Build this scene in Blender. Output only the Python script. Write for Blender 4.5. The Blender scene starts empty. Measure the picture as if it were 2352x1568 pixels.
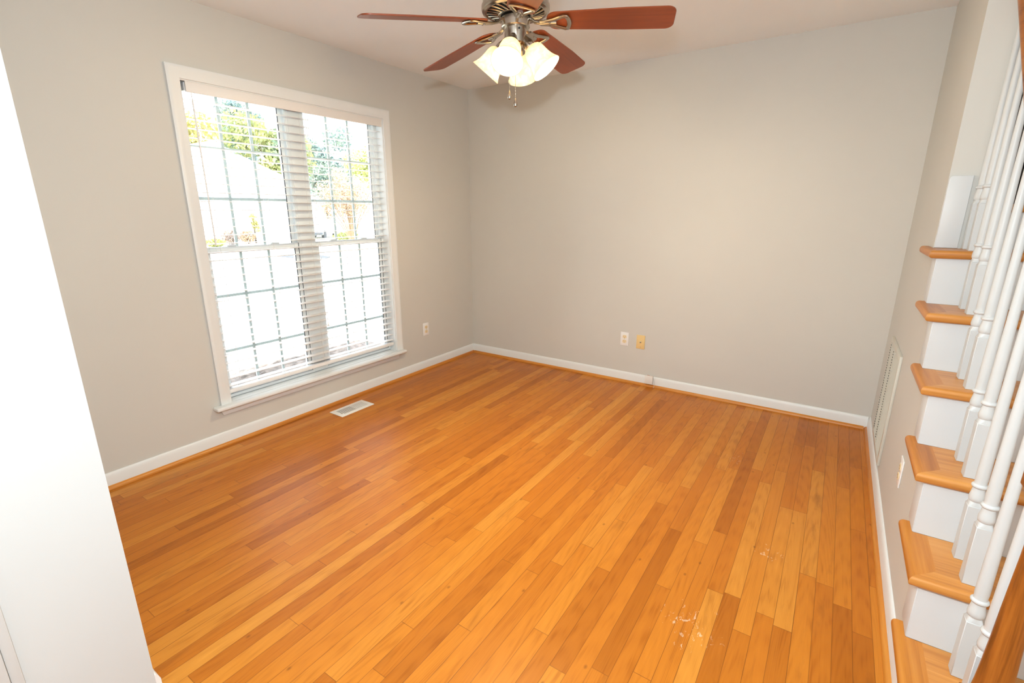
import bpy, bmesh, math, random
from mathutils import Vector, Matrix
R = math.radians
random.seed(7)
scene = bpy.context.scene
col = scene.collection

# ------------------------------------------------------------------ camera
cam_data = bpy.data.cameras.new('camera')
cam_data.sensor_width = 36.0
cam_data.lens = 1108.3 / 2352 * 36.0
cam_data.clip_start = 0.02
cam_data.clip_end = 300
cam = bpy.data.objects.new('camera', cam_data)
cam.location = (2.976, -3.7447, 1.3909)
cam.rotation_euler = (R(90 - 15.115), 0, R(33.72))
col.objects.link(cam)
scene.camera = cam

# ------------------------------------------------------------------ exposure
scene.view_settings.view_transform = 'Standard'
scene.view_settings.look = 'None'
scene.view_settings.gamma = 1.0
scene.view_settings.use_curve_mapping = False
scene.view_settings.exposure = 0.15

# ------------------------------------------------------------------ sky, sun, flash, added hall fill
world = bpy.data.worlds.new('world')
scene.world = world
world.use_nodes = True
bg = world.node_tree.nodes['Background']
bg.inputs['Color'].default_value = (0.86, 0.95, 1.08, 1)
bg.inputs['Strength'].default_value = 6.5

def light(name, kind, loc, power, color=(1, 1, 1), size=0.1, aim=None):
    d = bpy.data.lights.new(name, kind)
    d.energy = power
    d.color = color
    if kind == 'AREA':
        d.shape = 'DISK'
        d.size = size
    elif kind == 'SUN':
        d.angle = size
    else:
        d.shadow_soft_size = size
    o = bpy.data.objects.new(name, d)
    o.location = loc
    if aim is not None:
        o.rotation_euler = (Vector(aim) - Vector(loc)).to_track_quat('-Z', 'Y').to_euler()
    col.objects.link(o)
    return o

light('sun', 'SUN', (10, -8, 14), 11.0, (1.0, 0.97, 0.92), R(0.6), (0, 4, 0))
# the photographer's flash, just above the lens
light('flash', 'POINT', (2.90, -3.64, 1.655), 118.0, (0.83, 0.955, 1.0), 0.035)
# fill light added behind the camera so the unseen hall isn't black
light('hall_fill', 'POINT', (2.30, -5.0, 2.0), 12.0, (0.93, 0.97, 1.0), 0.15)

# ------------------------------------------------------------------ room measures
H = 2.44
W = 3.3107
YF = -3.405          # room face of the front wall
JX = 1.497           # end of the front wall
YE = -1.000          # end of the full height part of the right wall
RISE, RUN = 0.2150, 0.2395
def tz(n): return 0.165 + RISE * (n - 1)       # tread tops
def ty(n): return -2.385 + RUN * (n - 1)       # nosing fronts
TT = 0.032

# ------------------------------------------------------------------ mesh helpers
class MB:
    def __init__(self): self.bm = bmesh.new()
    def box(self, x0, x1, y0, y1, z0, z1, bev=0.0, seg=2, sel=None):
        bm = self.bm
        v = [bm.verts.new((x, y, z)) for x in (x0, x1) for y in (y0, y1) for z in (z0, z1)]
        fs = [(0, 1, 3, 2), (4, 6, 7, 5), (0, 4, 5, 1), (2, 3, 7, 6), (0, 2, 6, 4), (1, 5, 7, 3)]
        faces = [bm.faces.new([v[i] for i in f]) for f in fs]
        if bev:
            ed = {e for f in faces for e in f.edges}
            if sel: ed = [e for e in ed if sel(e.verts[0].co, e.verts[1].co)]
            bmesh.ops.bevel(bm, geom=list(ed), offset=bev, segments=seg, profile=0.5, affect='EDGES')
        return self
    def prism(self, pts, vec, bev=0.0, seg=2, sel=None):
        bm = self.bm
        vec = Vector(vec)
        a = [bm.verts.new(p) for p in pts]
        b = [bm.verts.new(Vector(p) + vec) for p in pts]
        n = len(pts)
        faces = [bm.faces.new(a[::-1]), bm.faces.new(b)]
        for i in range(n):
            j = (i + 1) % n
            faces.append(bm.faces.new((a[i], a[j], b[j], b[i])))
        bmesh.ops.recalc_face_normals(bm, faces=faces)
        if bev:
            ed = {e for f in faces for e in f.edges}
            if sel: ed = [e for e in ed if sel(e.verts[0].co, e.verts[1].co)]
            bmesh.ops.bevel(bm, geom=list(ed), offset=bev, segments=seg, profile=0.5, affect='EDGES')
        return self
    def lathe(self, prof, mat=None, n=32, cap0=True, cap1=True):
        """prof: list of (radius, z); mat places the z axis"""
        bm = self.bm
        M = mat or Matrix.Identity(4)
        rings = []
        for r, z in prof:
            if r < 1e-6:
                rings.append([bm.verts.new(M @ Vector((0, 0, z)))])
            else:
                rings.append([bm.verts.new(M @ Vector((r * math.cos(2 * math.pi * i / n), r * math.sin(2 * math.pi * i / n), z))) for i in range(n)])
        fs = []
        for a, b in zip(rings, rings[1:]):
            if len(a) == 1 and len(b) == 1: continue
            for i in range(n):
                j = (i + 1) % n
                if len(a) == 1: fs.append(bm.faces.new((a[0], b[i], b[j])))
                elif len(b) == 1: fs.append(bm.faces.new((a[i], b[0], a[j])))
                else: fs.append(bm.faces.new((a[i], b[i], b[j], a[j])))
        if cap0 and len(rings[0]) > 1: fs.append(bm.faces.new(rings[0]))
        if cap1 and len(rings[-1]) > 1: fs.append(bm.faces.new(rings[-1][::-1]))
        bmesh.ops.recalc_face_normals(bm, faces=fs)
        return self
    def rod(self, p0, p1, r0, r1=None, n=12):
        p0, p1 = Vector(p0), Vector(p1)
        d = p1 - p0
        M = Matrix.Translation(p0) @ d.to_track_quat('Z', 'Y').to_matrix().to_4x4()
        return self.lathe([(r0, 0), (r1 if r1 is not None else r0, d.length)], M, n)
    def tube(self, pts, ru, rv, closed=False, n=8, up=(0, 0, 1)):
        """sweep an ellipse (ru across, rv along 'up') along pts"""
        bm = self.bm
        P = [Vector(p) for p in pts]
        up = Vector(up)
        m = len(P)
        rings = []
        for i, p in enumerate(P):
            if closed: t = P[(i + 1) % m] - P[(i - 1) % m]
            else: t = P[min(i + 1, m - 1)] - P[max(i - 1, 0)]
            t.normalize()
            s = t.cross(up).normalized()
            u = s.cross(t).normalized()
            rings.append([bm.verts.new(p + s * ru * math.cos(2 * math.pi * k / n) + u * rv * math.sin(2 * math.pi * k / n)) for k in range(n)])
        fs = []
        for i in range(m if closed else m - 1):
            a, b = rings[i], rings[(i + 1) % m]
            for k in range(n):
                l = (k + 1) % n
                fs.append(bm.faces.new((a[k], a[l], b[l], b[k])))
        if not closed:
            fs.append(bm.faces.new(rings[0][::-1])); fs.append(bm.faces.new(rings[-1]))
        bmesh.ops.recalc_face_normals(bm, faces=fs)
        return self
    def ball(self, c, r, seg=16, sc=(1, 1, 1)):
        M = Matrix.Translation(c) @ Matrix.Diagonal((sc[0], sc[1], sc[2], 1))
        bmesh.ops.create_uvsphere(self.bm, u_segments=seg, v_segments=seg // 2 + 2, radius=r, matrix=M)
        return self
    def xform(self, M):
        bmesh.ops.transform(self.bm, matrix=M, verts=self.bm.verts[:])
        return self
    def build(self, name, mat, parent=None, off=None, smooth=35):
        """off: the world point that becomes the object's own origin"""
        me = bpy.data.meshes.new(name)
        if off is not None:
            bmesh.ops.translate(self.bm, vec=-Vector(off), verts=self.bm.verts[:])
        self.bm.to_mesh(me)
        self.bm.free()
        if smooth:
            me.polygons.foreach_set('use_smooth', [True] * len(me.polygons))
            me.set_sharp_from_angle(angle=R(smooth))
        me.materials.append(mat)
        o = bpy.data.objects.new(name, me)
        col.objects.link(o)
        if parent is not None: o.parent = parent
        elif off is not None: o.location = off
        return o

def tag(o, label, cat, group=None, kind=None):
    o['label'] = label
    o['category'] = cat
    if group: o['group'] = group
    if kind: o['kind'] = kind
    return o
def thing(name, loc, label, cat, group=None):
    o = bpy.data.objects.new(name, None)
    o.empty_display_size = 0.1
    o.location = loc
    col.objects.link(o)
    return tag(o, label, cat, group)
def struct(o, label=None):
    o['kind'] = 'structure'
    if label: o['label'] = label
    return o
def copy_tree(o, parent=None):
    c = o.copy()
    col.objects.link(c)
    if parent is not None: c.parent = parent
    for ch in list(o.children): copy_tree(ch, c)
    return c

# ------------------------------------------------------------------ materials
class NT:
    def __init__(self, name):
        self.m = bpy.data.materials.new(name)
        self.m.use_nodes = True
        self.t = self.m.node_tree
        self.b = self.t.nodes['Principled BSDF']
    def n(self, typ, **kw):
        x = self.t.nodes.new(typ)
        for k, v in kw.items(): setattr(x, k, v)
        return x
    def l(self, a, b): self.t.links.new(a, b)
    def put(self, sock, v):
        if hasattr(v, 'is_linked'): self.l(v, sock)
        else: sock.default_value = v
    def math(self, op, a, b=None, c=None):
        x = self.n('ShaderNodeMath', operation=op)
        for i, v in enumerate((a, b, c)):
            if v is not None: self.put(x.inputs[i], v)
        return x.outputs[0]
    def mix(self, f, a, b, blend='MIX'):
        x = self.n('ShaderNodeMix', data_type='RGBA', blend_type=blend)
        self.put(x.inputs['Factor'], f)
        for s, v in ((x.inputs[6], a), (x.inputs[7], b)):
            self.put(s, v if hasattr(v, 'is_linked') else (*v, 1))
        return x.outputs[2]
    def ramp(self, f, stops, interp='LINEAR'):
        x = self.n('ShaderNodeValToRGB')
        cr = x.color_ramp
        cr.interpolation = interp
        while len(cr.elements) < len(stops): cr.elements.new(0.5)
        for e, (p, c) in zip(cr.elements, stops):
            e.position = p
            e.color = (*c, 1)
        self.l(f, x.inputs[0])
        return x.outputs[0]
    def noise(self, vec, scale, detail=3, rough=0.5, out='Fac', dist=0.0):
        x = self.n('ShaderNodeTexNoise')
        x.inputs['Scale'].default_value = scale
        x.inputs['Detail'].default_value = detail
        x.inputs['Roughness'].default_value = rough
        x.inputs['Distortion'].default_value = dist
        self.l(vec, x.inputs['Vector'])
        return x.outputs[out]
    def combine(self, x, y, z):
        c = self.n('ShaderNodeCombineXYZ')
        for s, v in zip(c.inputs, (x, y, z)): self.put(s, v)
        return c.outputs[0]
    def coords(self, which='Object'):
        return self.n('ShaderNodeTexCoord').outputs[which]
    def sep(self, v):
        s = self.n('ShaderNodeSeparateXYZ')
        self.l(v, s.inputs[0])
        return s.outputs
    def bump(self, h, strength, dist=0.01):
        b = self.n('ShaderNodeBump')
        b.inputs['Strength'].default_value = strength
        b.inputs['Distance'].default_value = dist
        self.l(h, b.inputs['Height'])
        self.l(b.outputs[0], self.b.inputs['Normal'])

def paint(name, c, rough=0.5, var=0.03, scale=6.0, bump=0.0, spec=0.5):
    g = NT(name)
    co = g.coords()
    f = g.noise(co, scale, 4)
    lo = tuple(x * (1 - var) for x in c); hi = tuple(min(1, x * (1 + var)) for x in c)
    g.l(g.ramp(f, [(0.3, lo), (0.7, hi)]), g.b.inputs['Base Color'])
    g.b.inputs['Roughness'].default_value = rough
    g.b.inputs['Specular IOR Level'].default_value = spec
    if bump: g.bump(g.noise(co, 180, 2), bump, 0.002)
    return g.m
def plain(name, c, rough=0.5, metal=0.0, spec=0.5):
    g = NT(name)
    g.b.inputs['Base Color'].default_value = (*c, 1)
    g.b.inputs['Roughness'].default_value = rough
    g.b.inputs['Metallic'].default_value = metal
    g.b.inputs['Specular IOR Level'].default_value = spec
    return g.m
def wood(name, lo, mid, hi, axis='Y', rough=0.35, fine=1.0, blotch=0.0):
    g = NT(name)
    s = g.sep(g.coords())
    i = 'XYZ'.index(axis)
    sc = [22.0 * fine] * 3
    sc[i] = 1.1 * fine
    v = g.combine(*[g.math('MULTIPLY', s[k], sc[k]) for k in range(3)])
    f1 = g.noise(v, 1.0, 5, 0.55, dist=0.6)
    sc2 = [130.0 * fine] * 3
    sc2[i] = 4.0 * fine
    v2 = g.combine(*[g.math('MULTIPLY', s[k], sc2[k]) for k in range(3)])
    f2 = g.noise(v2, 1.0, 3, 0.6)
    f = g.math('ADD', g.math('MULTIPLY', f1, 0.7), g.math('MULTIPLY', f2, 0.3))
    c = g.ramp(f, [(0.34, lo), (0.5, mid), (0.66, hi)])
    g.l(c, g.b.inputs['Base Color'])
    g.b.inputs['Roughness'].default_value = rough
    g.bump(f2, 0.06, 0.002)
    return g.m

def floor_material():
    g = NT('oak_strip_floor')
    s = g.sep(g.coords())
    PW = 0.0572
    xs = g.math('DIVIDE', s[0], PW)
    row = g.math('FLOOR', xs)
    fx = g.math('FRACT', xs)
    wn = g.n('ShaderNodeTexWhiteNoise', noise_dimensions='1D')
    g.l(row, wn.inputs['W'])
    # board lengths differ from row to row
    ln = g.math('ADD', g.math('MULTIPLY', wn.outputs['Value'], 0.8), 0.62)
    wn2 = g.n('ShaderNodeTexWhiteNoise', noise_dimensions='1D')
    g.l(g.math('ADD', row, 71.3), wn2.inputs['W'])
    yy = g.math('DIVIDE', g.math('ADD', s[1], g.math('MULTIPLY', wn2.outputs['Value'], 9.0)), ln)
    brd = g.math('FLOOR', yy)
    fy = g.math('FRACT', yy)
    wn3 = g.n('ShaderNodeTexWhiteNoise', noise_dimensions='2D')
    g.l(g.combine(row, brd, 0.0), wn3.inputs['Vector'])
    rnd = wn3.outputs['Value']
    rc = g.sep(wn3.outputs['Color'])
    # grain: long streaks, shifted on every board, with a few flame figures
    gx = g.math('ADD', s[0], g.math('MULTIPLY', rc[0], 7.0))
    gy = g.math('ADD', s[1], g.math('MULTIPLY', rc[1], 11.0))
    v1 = g.combine(g.math('MULTIPLY', gx, 34.0), g.math('MULTIPLY', gy, 2.2), g.math('MULTIPLY', rnd, 40.0))
    f1 = g.noise(v1, 1.0, 5, 0.55, dist=1.1)
    v2 = g.combine(g.math('MULTIPLY', gx, 260.0), g.math('MULTIPLY', gy, 7.0), g.math('MULTIPLY', rnd, 13.0))
    f2 = g.noise(v2, 1.0, 3, 0.6)
    wv = g.n('ShaderNodeTexWave', wave_type='RINGS', rings_direction='Z')
    g.l(g.combine(g.math('MULTIPLY', g.math('SUBTRACT', fx, rc[2]), 1.6), g.math('MULTIPLY', gy, 0.9), 0.0), wv.inputs['Vector'])
    wv.inputs['Scale'].default_value = 2.6
    wv.inputs['Distortion'].default_value = 3.0
    wv.inputs['Detail'].default_value = 2.0
    grain = g.math('ADD', g.math('ADD', g.math('MULTIPLY', f1, 0.62), g.math('MULTIPLY', f2, 0.26)), g.math('MULTIPLY', wv.outputs['Fac'], 0.12))
    board = g.ramp(rnd, [(0.0, (0.395, 0.118, 0.0100)), (0.2, (0.458, 0.143, 0.0130)), (0.45, (0.504, 0.162, 0.0150)),
                         (0.72, (0.533, 0.181, 0.0180)), (0.9, (0.563, 0.204, 0.0230)), (1.0, (0.596, 0.241, 0.0350))])
    shade = g.ramp(grain, [(0.30, (0.74, 0.66, 0.55)), (0.46, (0.95, 0.93, 0.90)), (0.60, (1.0, 1.0, 1.0)), (0.74, (1.10, 1.13, 1.2))])
    c = g.mix(1.0, board, shade, 'MULTIPLY')
    # mineral streaks and knots
    v3 = g.combine(g.math('MULTIPLY', gx, 15.0), g.math('MULTIPLY', gy, 2.6), g.math('MULTIPLY', rnd, 9.0))
    k = g.noise(v3, 1.0, 4, 0.62, dist=0.4)
    km = g.ramp(k, [(0.60, (0, 0, 0)), (0.78, (1, 1, 1))])
    c = g.mix(g.math('MULTIPLY', g.sep(km)[0], 0.55), c, (0.20, 0.062, 0.010))
    vo = g.n('ShaderNodeTexVoronoi', voronoi_dimensions='2D')
    vo.inputs['Scale'].default_value = 2.0
    g.l(g.combine(g.math('MULTIPLY', s[0], 1.6), s[1], 0.0), vo.inputs['Vector'])
    kn = g.ramp(vo.outputs['Distance'], [(0.006, (1, 1, 1)), (0.022, (0, 0, 0))])
    c = g.mix(g.math('MULTIPLY', g.sep(kn)[0], 0.5), c, (0.10, 0.030, 0.008))
    # board seams
    dx = g.math('MULTIPLY', g.math('MINIMUM', fx, g.math('SUBTRACT', 1.0, fx)), PW)
    dy = g.math('MULTIPLY', g.math('MINIMUM', fy, g.math('SUBTRACT', 1.0, fy)), ln)
    sm = g.n('ShaderNodeMapRange', clamp=True)
    for kk, val in (('From Min', 0.0003), ('From Max', 0.0014), ('To Min', 1.0), ('To Max', 0.0)): sm.inputs[kk].default_value = val
    g.l(g.math('MINIMUM', dx, dy), sm.inputs['Value'])
    wide = g.noise(g.combine(g.math('MULTIPLY', s[0], 14.0), g.math('MULTIPLY', s[1], 1.3), 3.0), 1.0, 2)
    seam = g.math('MULTIPLY', sm.outputs[0], g.math('ADD', 0.30, g.math('MULTIPLY', wide, 0.75)))
    c = g.mix(seam, c, (0.115, 0.034, 0.007))
    # white scuffs
    tot = None
    for cx, cy, rad in ((2.72, -2.27, 0.15), (2.93, -1.70, 0.09), (2.63, -0.92, 0.12)):
        dd = g.n('ShaderNodeVectorMath', operation='DISTANCE')
        g.l(g.combine(s[0], s[1], 0.0), dd.inputs[0])
        dd.inputs[1].default_value = (cx, cy, 0)
        m = g.math('SUBTRACT', 1.0, g.math('DIVIDE', dd.outputs['Value'], rad))
        m = g.math('MAXIMUM', m, 0.0)
        tot = m if tot is None else g.math('MAXIMUM', tot, m)
    sp = g.noise(g.combine(g.math('MULTIPLY', s[0], 60.0), g.math('MULTIPLY', s[1], 34.0), 0.0), 1.0, 3, 0.7, dist=0.8)
    sc = g.ramp(g.math('ADD', sp, g.math('MULTIPLY', tot, 0.16)), [(0.70, (0, 0, 0)), (0.76, (1, 1, 1))])
    c = g.mix(g.math('MULTIPLY', g.math('MULTIPLY', g.sep(sc)[0], 0.42), g.math('MINIMUM', g.math('MULTIPLY', tot, 4.0), 1.0)), c, (0.80, 0.68, 0.52))
    g.l(c, g.b.inputs['Base Color'])
    rr = g.noise(g.coords(), 5.0, 3)
    g.l(g.math('ADD', 0.27, g.math('MULTIPLY', rr, 0.16)), g.b.inputs['Roughness'])
    g.b.inputs['Specular IOR Level'].default_value = 0.22
    hgt = g.math('ADD', g.math('MULTIPLY', sm.outputs[0], -0.6), g.math('ADD', g.math('MULTIPLY', f2, 0.10), g.math('MULTIPLY', rnd, 0.18)))
    g.bump(hgt, 0.10, 0.003)
    return g.m

def brushed(name, c, rough=0.3):
    g = NT(name)
    s = g.sep(g.coords())
    f = g.noise(g.combine(g.math('MULTIPLY', s[0], 20.0), g.math('MULTIPLY', s[1], 20.0), g.math('MULTIPLY', s[2], 400.0)), 1.0, 2)
    g.b.inputs['Base Color'].default_value = (*c, 1)
    g.b.inputs['Metallic'].default_value = 1.0
    g.l(g.math('ADD', rough - 0.06, g.math('MULTIPLY', f, 0.12)), g.b.inputs['Roughness'])
    return g.m

def glass_pane():
    g = NT('window_glass')
    t = g.t
    tr = g.n('ShaderNodeBsdfTransparent')
    gl = g.n('ShaderNodeBsdfGlossy')
    gl.inputs['Roughness'].default_value = 0.02
    fr = g.n('ShaderNodeFresnel')
    fr.inputs['IOR'].default_value = 1.3
    mx = g.n('ShaderNodeMixShader')
    tr.inputs['Color'].default_value = (0.96, 0.98, 0.97, 1)
    g.l(fr.outputs[0], mx.inputs[0]); g.l(tr.outputs[0], mx.inputs[1]); g.l(gl.outputs[0], mx.inputs[2])
    g.l(mx.outputs[0], t.nodes['Material Output'].inputs['Surface'])
    return g.m

def shade_glass():
    """alabaster glass with soft cloudy swirls, passes the bulb's light on"""
    g = NT('alabaster_glass')
    f = g.noise(g.coords(), 34.0, 4, 0.55, dist=1.6)
    c = g.ramp(f, [(0.35, (0.86, 0.78, 0.62)), (0.6, (0.95, 0.91, 0.82))])
    tl = g.n('ShaderNodeBsdfTranslucent')
    g.l(c, tl.inputs['Color'])
    g.l(c, g.b.inputs['Base Color'])
    g.b.inputs['Roughness'].default_value = 0.18
    mx = g.n('ShaderNodeMixShader')
    mx.inputs[0].default_value = 0.55
    g.l(g.b.outputs[0], mx.inputs[1]); g.l(tl.outputs[0], mx.inputs[2])
    g.l(mx.outputs[0], g.t.nodes['Material Output'].inputs['Surface'])
    return g.m

def leafy(name, stops, scale=3.0):
    g = NT(name)
    c = g.ramp(g.noise(g.coords(), scale, 3), stops)
    tl = g.n('ShaderNodeBsdfTranslucent')
    g.l(c, tl.inputs['Color']); g.l(c, g.b.inputs['Base Color'])
    g.b.inputs['Roughness'].default_value = 0.6
    mx = g.n('ShaderNodeMixShader')
    mx.inputs[0].default_value = 0.35
    g.l(g.b.outputs[0], mx.inputs[1]); g.l(tl.outputs[0], mx.inputs[2])
    g.l(mx.outputs[0], g.t.nodes['Material Output'].inputs['Surface'])
    return g.m

M = {}
M['wall'] = paint('taupe_wall_paint', (0.600, 0.585, 0.545), 0.6, 0.015, 1.5, 0.05, 0.3)
M['ceiling'] = paint('ceiling_paint', (0.87, 0.90, 0.915), 0.8, 0.01, 2.0, 0.06, 0.2)
M['trim'] = paint('white_trim_paint', (0.75, 0.765, 0.765), 0.38, 0.01, 8.0)
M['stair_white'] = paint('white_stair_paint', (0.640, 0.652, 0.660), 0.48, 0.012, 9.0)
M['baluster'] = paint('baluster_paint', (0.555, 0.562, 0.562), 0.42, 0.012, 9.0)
M['jamb'] = paint('white_opening_paint', (0.545, 0.565, 0.57), 0.6, 0.01, 3.0)
M['vinyl'] = plain('white_vinyl', (0.80, 0.82, 0.82), 0.35)
M['grid'] = plain('pale_grid', (0.57, 0.61, 0.62), 0.4)
M['dark_grey'] = plain('dark_grey_plain', (0.05, 0.05, 0.055), 0.6)
M['blind'] = plain('white_blind', (0.84, 0.83, 0.83), 0.42)
M['valance'] = plain('valance_white', (0.80, 0.775, 0.755), 0.42)
M['cord'] = plain('white_cord', (0.82, 0.81, 0.79), 0.8)
M['glass'] = glass_pane()
M['floor'] = floor_material()
oak = ((0.42, 0.150, 0.030), (0.57, 0.235, 0.050), (0.64, 0.295, 0.080))
M['oak_x'] = wood('oak_along_x', *oak, axis='X', rough=0.33)
M['oak_y'] = wood('oak_along_y', *oak, axis='Y', rough=0.33)
M['oak_return'] = wood('oak_return', (0.36, 0.115, 0.014), (0.50, 0.178, 0.022), (0.58, 0.235, 0.038), 'Y', 0.36)
M['shoe_x'] = wood('oak_shoe_x', (0.40, 0.125, 0.014), (0.54, 0.19, 0.022), (0.62, 0.25, 0.035), 'X', 0.35)
M['shoe_y'] = wood('oak_shoe_y', (0.40, 0.125, 0.014), (0.54, 0.19, 0.022), (0.62, 0.25, 0.035), 'Y', 0.35)
M['newel'] = wood('stained_oak', (0.12, 0.032, 0.005), (0.29, 0.088, 0.012), (0.39, 0.132, 0.020), 'Z', 0.3, 1.2)
M['rail'] = wood('stained_oak_rail', (0.16, 0.042, 0.006), (0.33, 0.10, 0.013), (0.43, 0.15, 0.022), 'Y', 0.3, 1.2)
M['blade'] = wood('cherry_blade', (0.175, 0.032, 0.007), (0.23, 0.044, 0.009), (0.28, 0.058, 0.012), 'X', 0.40, 1.4)
M['nickel'] = brushed('brushed_nickel', (0.44, 0.395, 0.34), 0.24)
M['dark'] = plain('dark_inside', (0.012, 0.011, 0.010), 0.7)
M['shade'] = shade_glass()
M['plate'] = plain('white_plate', (0.82, 0.81, 0.80), 0.35)
M['ivory'] = plain('ivory_plastic', (0.80, 0.65, 0.40), 0.4)
M['almond'] = plain('almond_plate', (0.78, 0.57, 0.26), 0.4)
M['metal'] = plain('grey_screw', (0.45, 0.42, 0.38), 0.35, 1.0)
M['register'] = plain('white_register', (0.80, 0.79, 0.76), 0.35)
M['grille'] = plain('cream_grille', (0.60, 0.585, 0.52), 0.4)
M['slot'] = plain('grey_slot', (0.10, 0.10, 0.095), 0.7)
M['panel'] = plain('dark_panel_paint', (0.022, 0.014, 0.012), 0.6)

# ------------------------------------------------------------------ room shell
WO = (-2.405, -1.03, 0.255, 2.06)        # window opening y0 y1 z0 z1
w = MB()
w.box(-0.14, 0, -3.64, WO[0], -0.6, H + 0.1).box(-0.14, 0, WO[1], 0.12, -0.6, H + 0.1)
w.box(-0.14, 0, WO[0], WO[1], -0.6, WO[2]).box(-0.14, 0, WO[0], WO[1], WO[3], H + 0.1)
struct(w.build('wall_left', M['wall'], smooth=0))
struct(MB().box(0, W + 1.10, 0, 0.12, -0.1, 4.0).build('wall_back', M['wall'], smooth=0))
struct(MB().box(0, JX, -3.64, YF, 0, H).build('wall_front', M['jamb'], smooth=0))
# right wall: full height up to YE, then stepping down under the treads
pr = [(W, 0, 0), (W, 0, H), (W, YE, H)]
z_prev = H
pr.append((W, YE, tz(6) - TT))
for n in range(6, 0, -1):
    yb = ty(n) + 0.038
    pr.append((W, yb, tz(n) - TT))
    pr.append((W, yb, (tz(n - 1) - TT) if n > 1 else 0))
struct(MB().prism(pr, (0.078, 0, 0)).box(W + 0.078, W + 0.14, YE, 0, tz(6), H).build('wall_right', M['wall'], smooth=0))
struct(MB().box(W + 0.98, W + 1.10, -6.6, 0, -0.1, 4.0).build('wall_stairs', M['wall'], smooth=0))
struct(MB().box(0.2, 0.3, -6.6, -3.64, 0, H).box(0.2, W + 1.10, -6.7, -6.6, 0, H).build('wall_hall', M['wall'], smooth=0))
struct(MB().box(W, W + 1.10, -2.3, -2.2, H, 4.0).box(W - 0.1, W, -2.3, 0, H + 0.1, 4.0).build('wall_upper', M['wall'], smooth=0))
struct(MB().box(-0.14, W + 0.98, -6.7, 0, -0.1, 0).build('floor', M['floor'], smooth=0))
ce = MB().box(-0.14, W + 0.078, -3.64, 0, H, H + 0.1).box(0.2, W + 0.98, -6.6, -3.64, H, H + 0.1)
ce.box(W + 0.078, W + 0.98, -3.64, -2.3, H, H + 0.1).box(W, W + 1.10, -2.3, 0.12, 4.0, 4.1)
struct(ce.build('ceiling', M['ceiling'], smooth=0))

# baseboards with an eased top, and their oak shoe mouldings
BH, BT = 0.085, 0.013
def base_profile(h=BH, t=BT):
    return [(0, 0), (t, 0), (t, h - 0.022), (t * 0.75, h - 0.012), (t * 0.55, h - 0.003), (t * 0.3, h), (0, h)]
def shoe_profile(o=BT, s=0.019):
    return [(o, 0)] + [(o + s * 0.85 * math.cos(a), s * math.sin(a)) for a in [R(x) for x in (0, 22, 45, 68, 90)]]
def run(name, mat, prof, face, a, b, label=None):
    """profile run along a wall; face: ('x', value, sign) or ('y', value, sign)"""
    ax, val, sg = face
    if ax == 'x': pts = [(val + sg * u, a, z) for u, z in prof]; vec = (0, b - a, 0)
    else: pts = [(a, val + sg * u, z) for u, z in prof]; vec = (b - a, 0, 0)
    return struct(MB().prism(pts, vec).build(name, mat, smooth=40), label)
run('baseboard_left', M['trim'], base_profile(), ('x', 0, 1), YF, 0)
run('baseboard_back', M['trim'], base_profile(), ('y', 0, -1), BT, W - BT)
run('baseboard_right', M['trim'], base_profile(), ('x', W, -1), -2.33, 0)
run('baseboard_front', M['trim'], base_profile(), ('y', YF, 1), BT, JX)
run('trim_1', M['shoe_y'], shoe_profile(), ('x', 0, 1), YF + BT, -BT, 'oak shoe moulding along the window wall')
run('trim_2', M['shoe_x'], shoe_profile(), ('y', 0, -1), BT + 0.016, W - BT - 0.016, 'oak shoe moulding along the back wall')
run('trim_3', M['shoe_y'], shoe_profile(), ('x', W, -1), -2.33, -BT, 'oak shoe moulding along the stair wall')
# casing on the hall side of the opening beside the camera
struct(MB().box(JX - 0.07, JX + 0.014, -3.662, -3.64, 0, H, 0.004).box(JX - 0.07, JX + 0.018, -3.80, -3.662, 0, H, 0.003).build('trim_4', M['jamb']), 'white casing at the near edge of the opening')

# ------------------------------------------------------------------ window
def casing(y0, y1, z0, z1, wd=0.062):
    prof = [(0.0, 0.0), (0.0, 0.011), (0.006, 0.0135), (0.018, 0.0125), (0.030, 0.0145), (0.044, 0.0175), (wd - 0.006, 0.018), (wd, 0.015), (wd, 0.0)]
    bm_ = MB()
    bm = bm_.bm
    def ring(cy, cz, dy, dz): return [bm.verts.new((t, cy + dy * u, cz + dz * u)) for u, t in prof]
    rs = [ring(y0, z0, -1, 0), ring(y0, z1, -1, 1), ring(y1, z1, 1, 1), ring(y1, z0, 1, 0)]
    fs = []
    for a, b in zip(rs, rs[1:]):
        for i in range(len(prof) - 1): fs.append(bm.faces.new((a[i], a[i + 1], b[i + 1], b[i])))
    fs.append(bm.faces.new(rs[0])); fs.append(bm.faces.new(rs[-1][::-1]))
    bmesh.ops.recalc_face_normals(bm, faces=fs)
    return bm_
struct(casing(WO[0] + 0.004, WO[1] - 0.004, 0.258, WO[3] - 0.004).build('trim_5', M['trim'], smooth=30), 'white moulded casing around the window')
st = MB().box(-0.075, 0.0, WO[0] + 0.002, WO[1] - 0.002, 0.236, 0.258).box(0.0, 0.060, -2.508, -0.970, 0.236, 0.258, 0.007, 3)
struct(st.build('trim_6', M['trim']), 'white window stool with rounded nose')
ap = MB().prism([(0, -2.474, 0.236), (0, -1.015, 0.236), (0, -1.028, 0.192), (0, -2.458, 0.192)], (0.014, 0, 0), 0.003)
struct(ap.build('trim_7', M['trim']), 'white apron board under the window stool')
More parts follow.
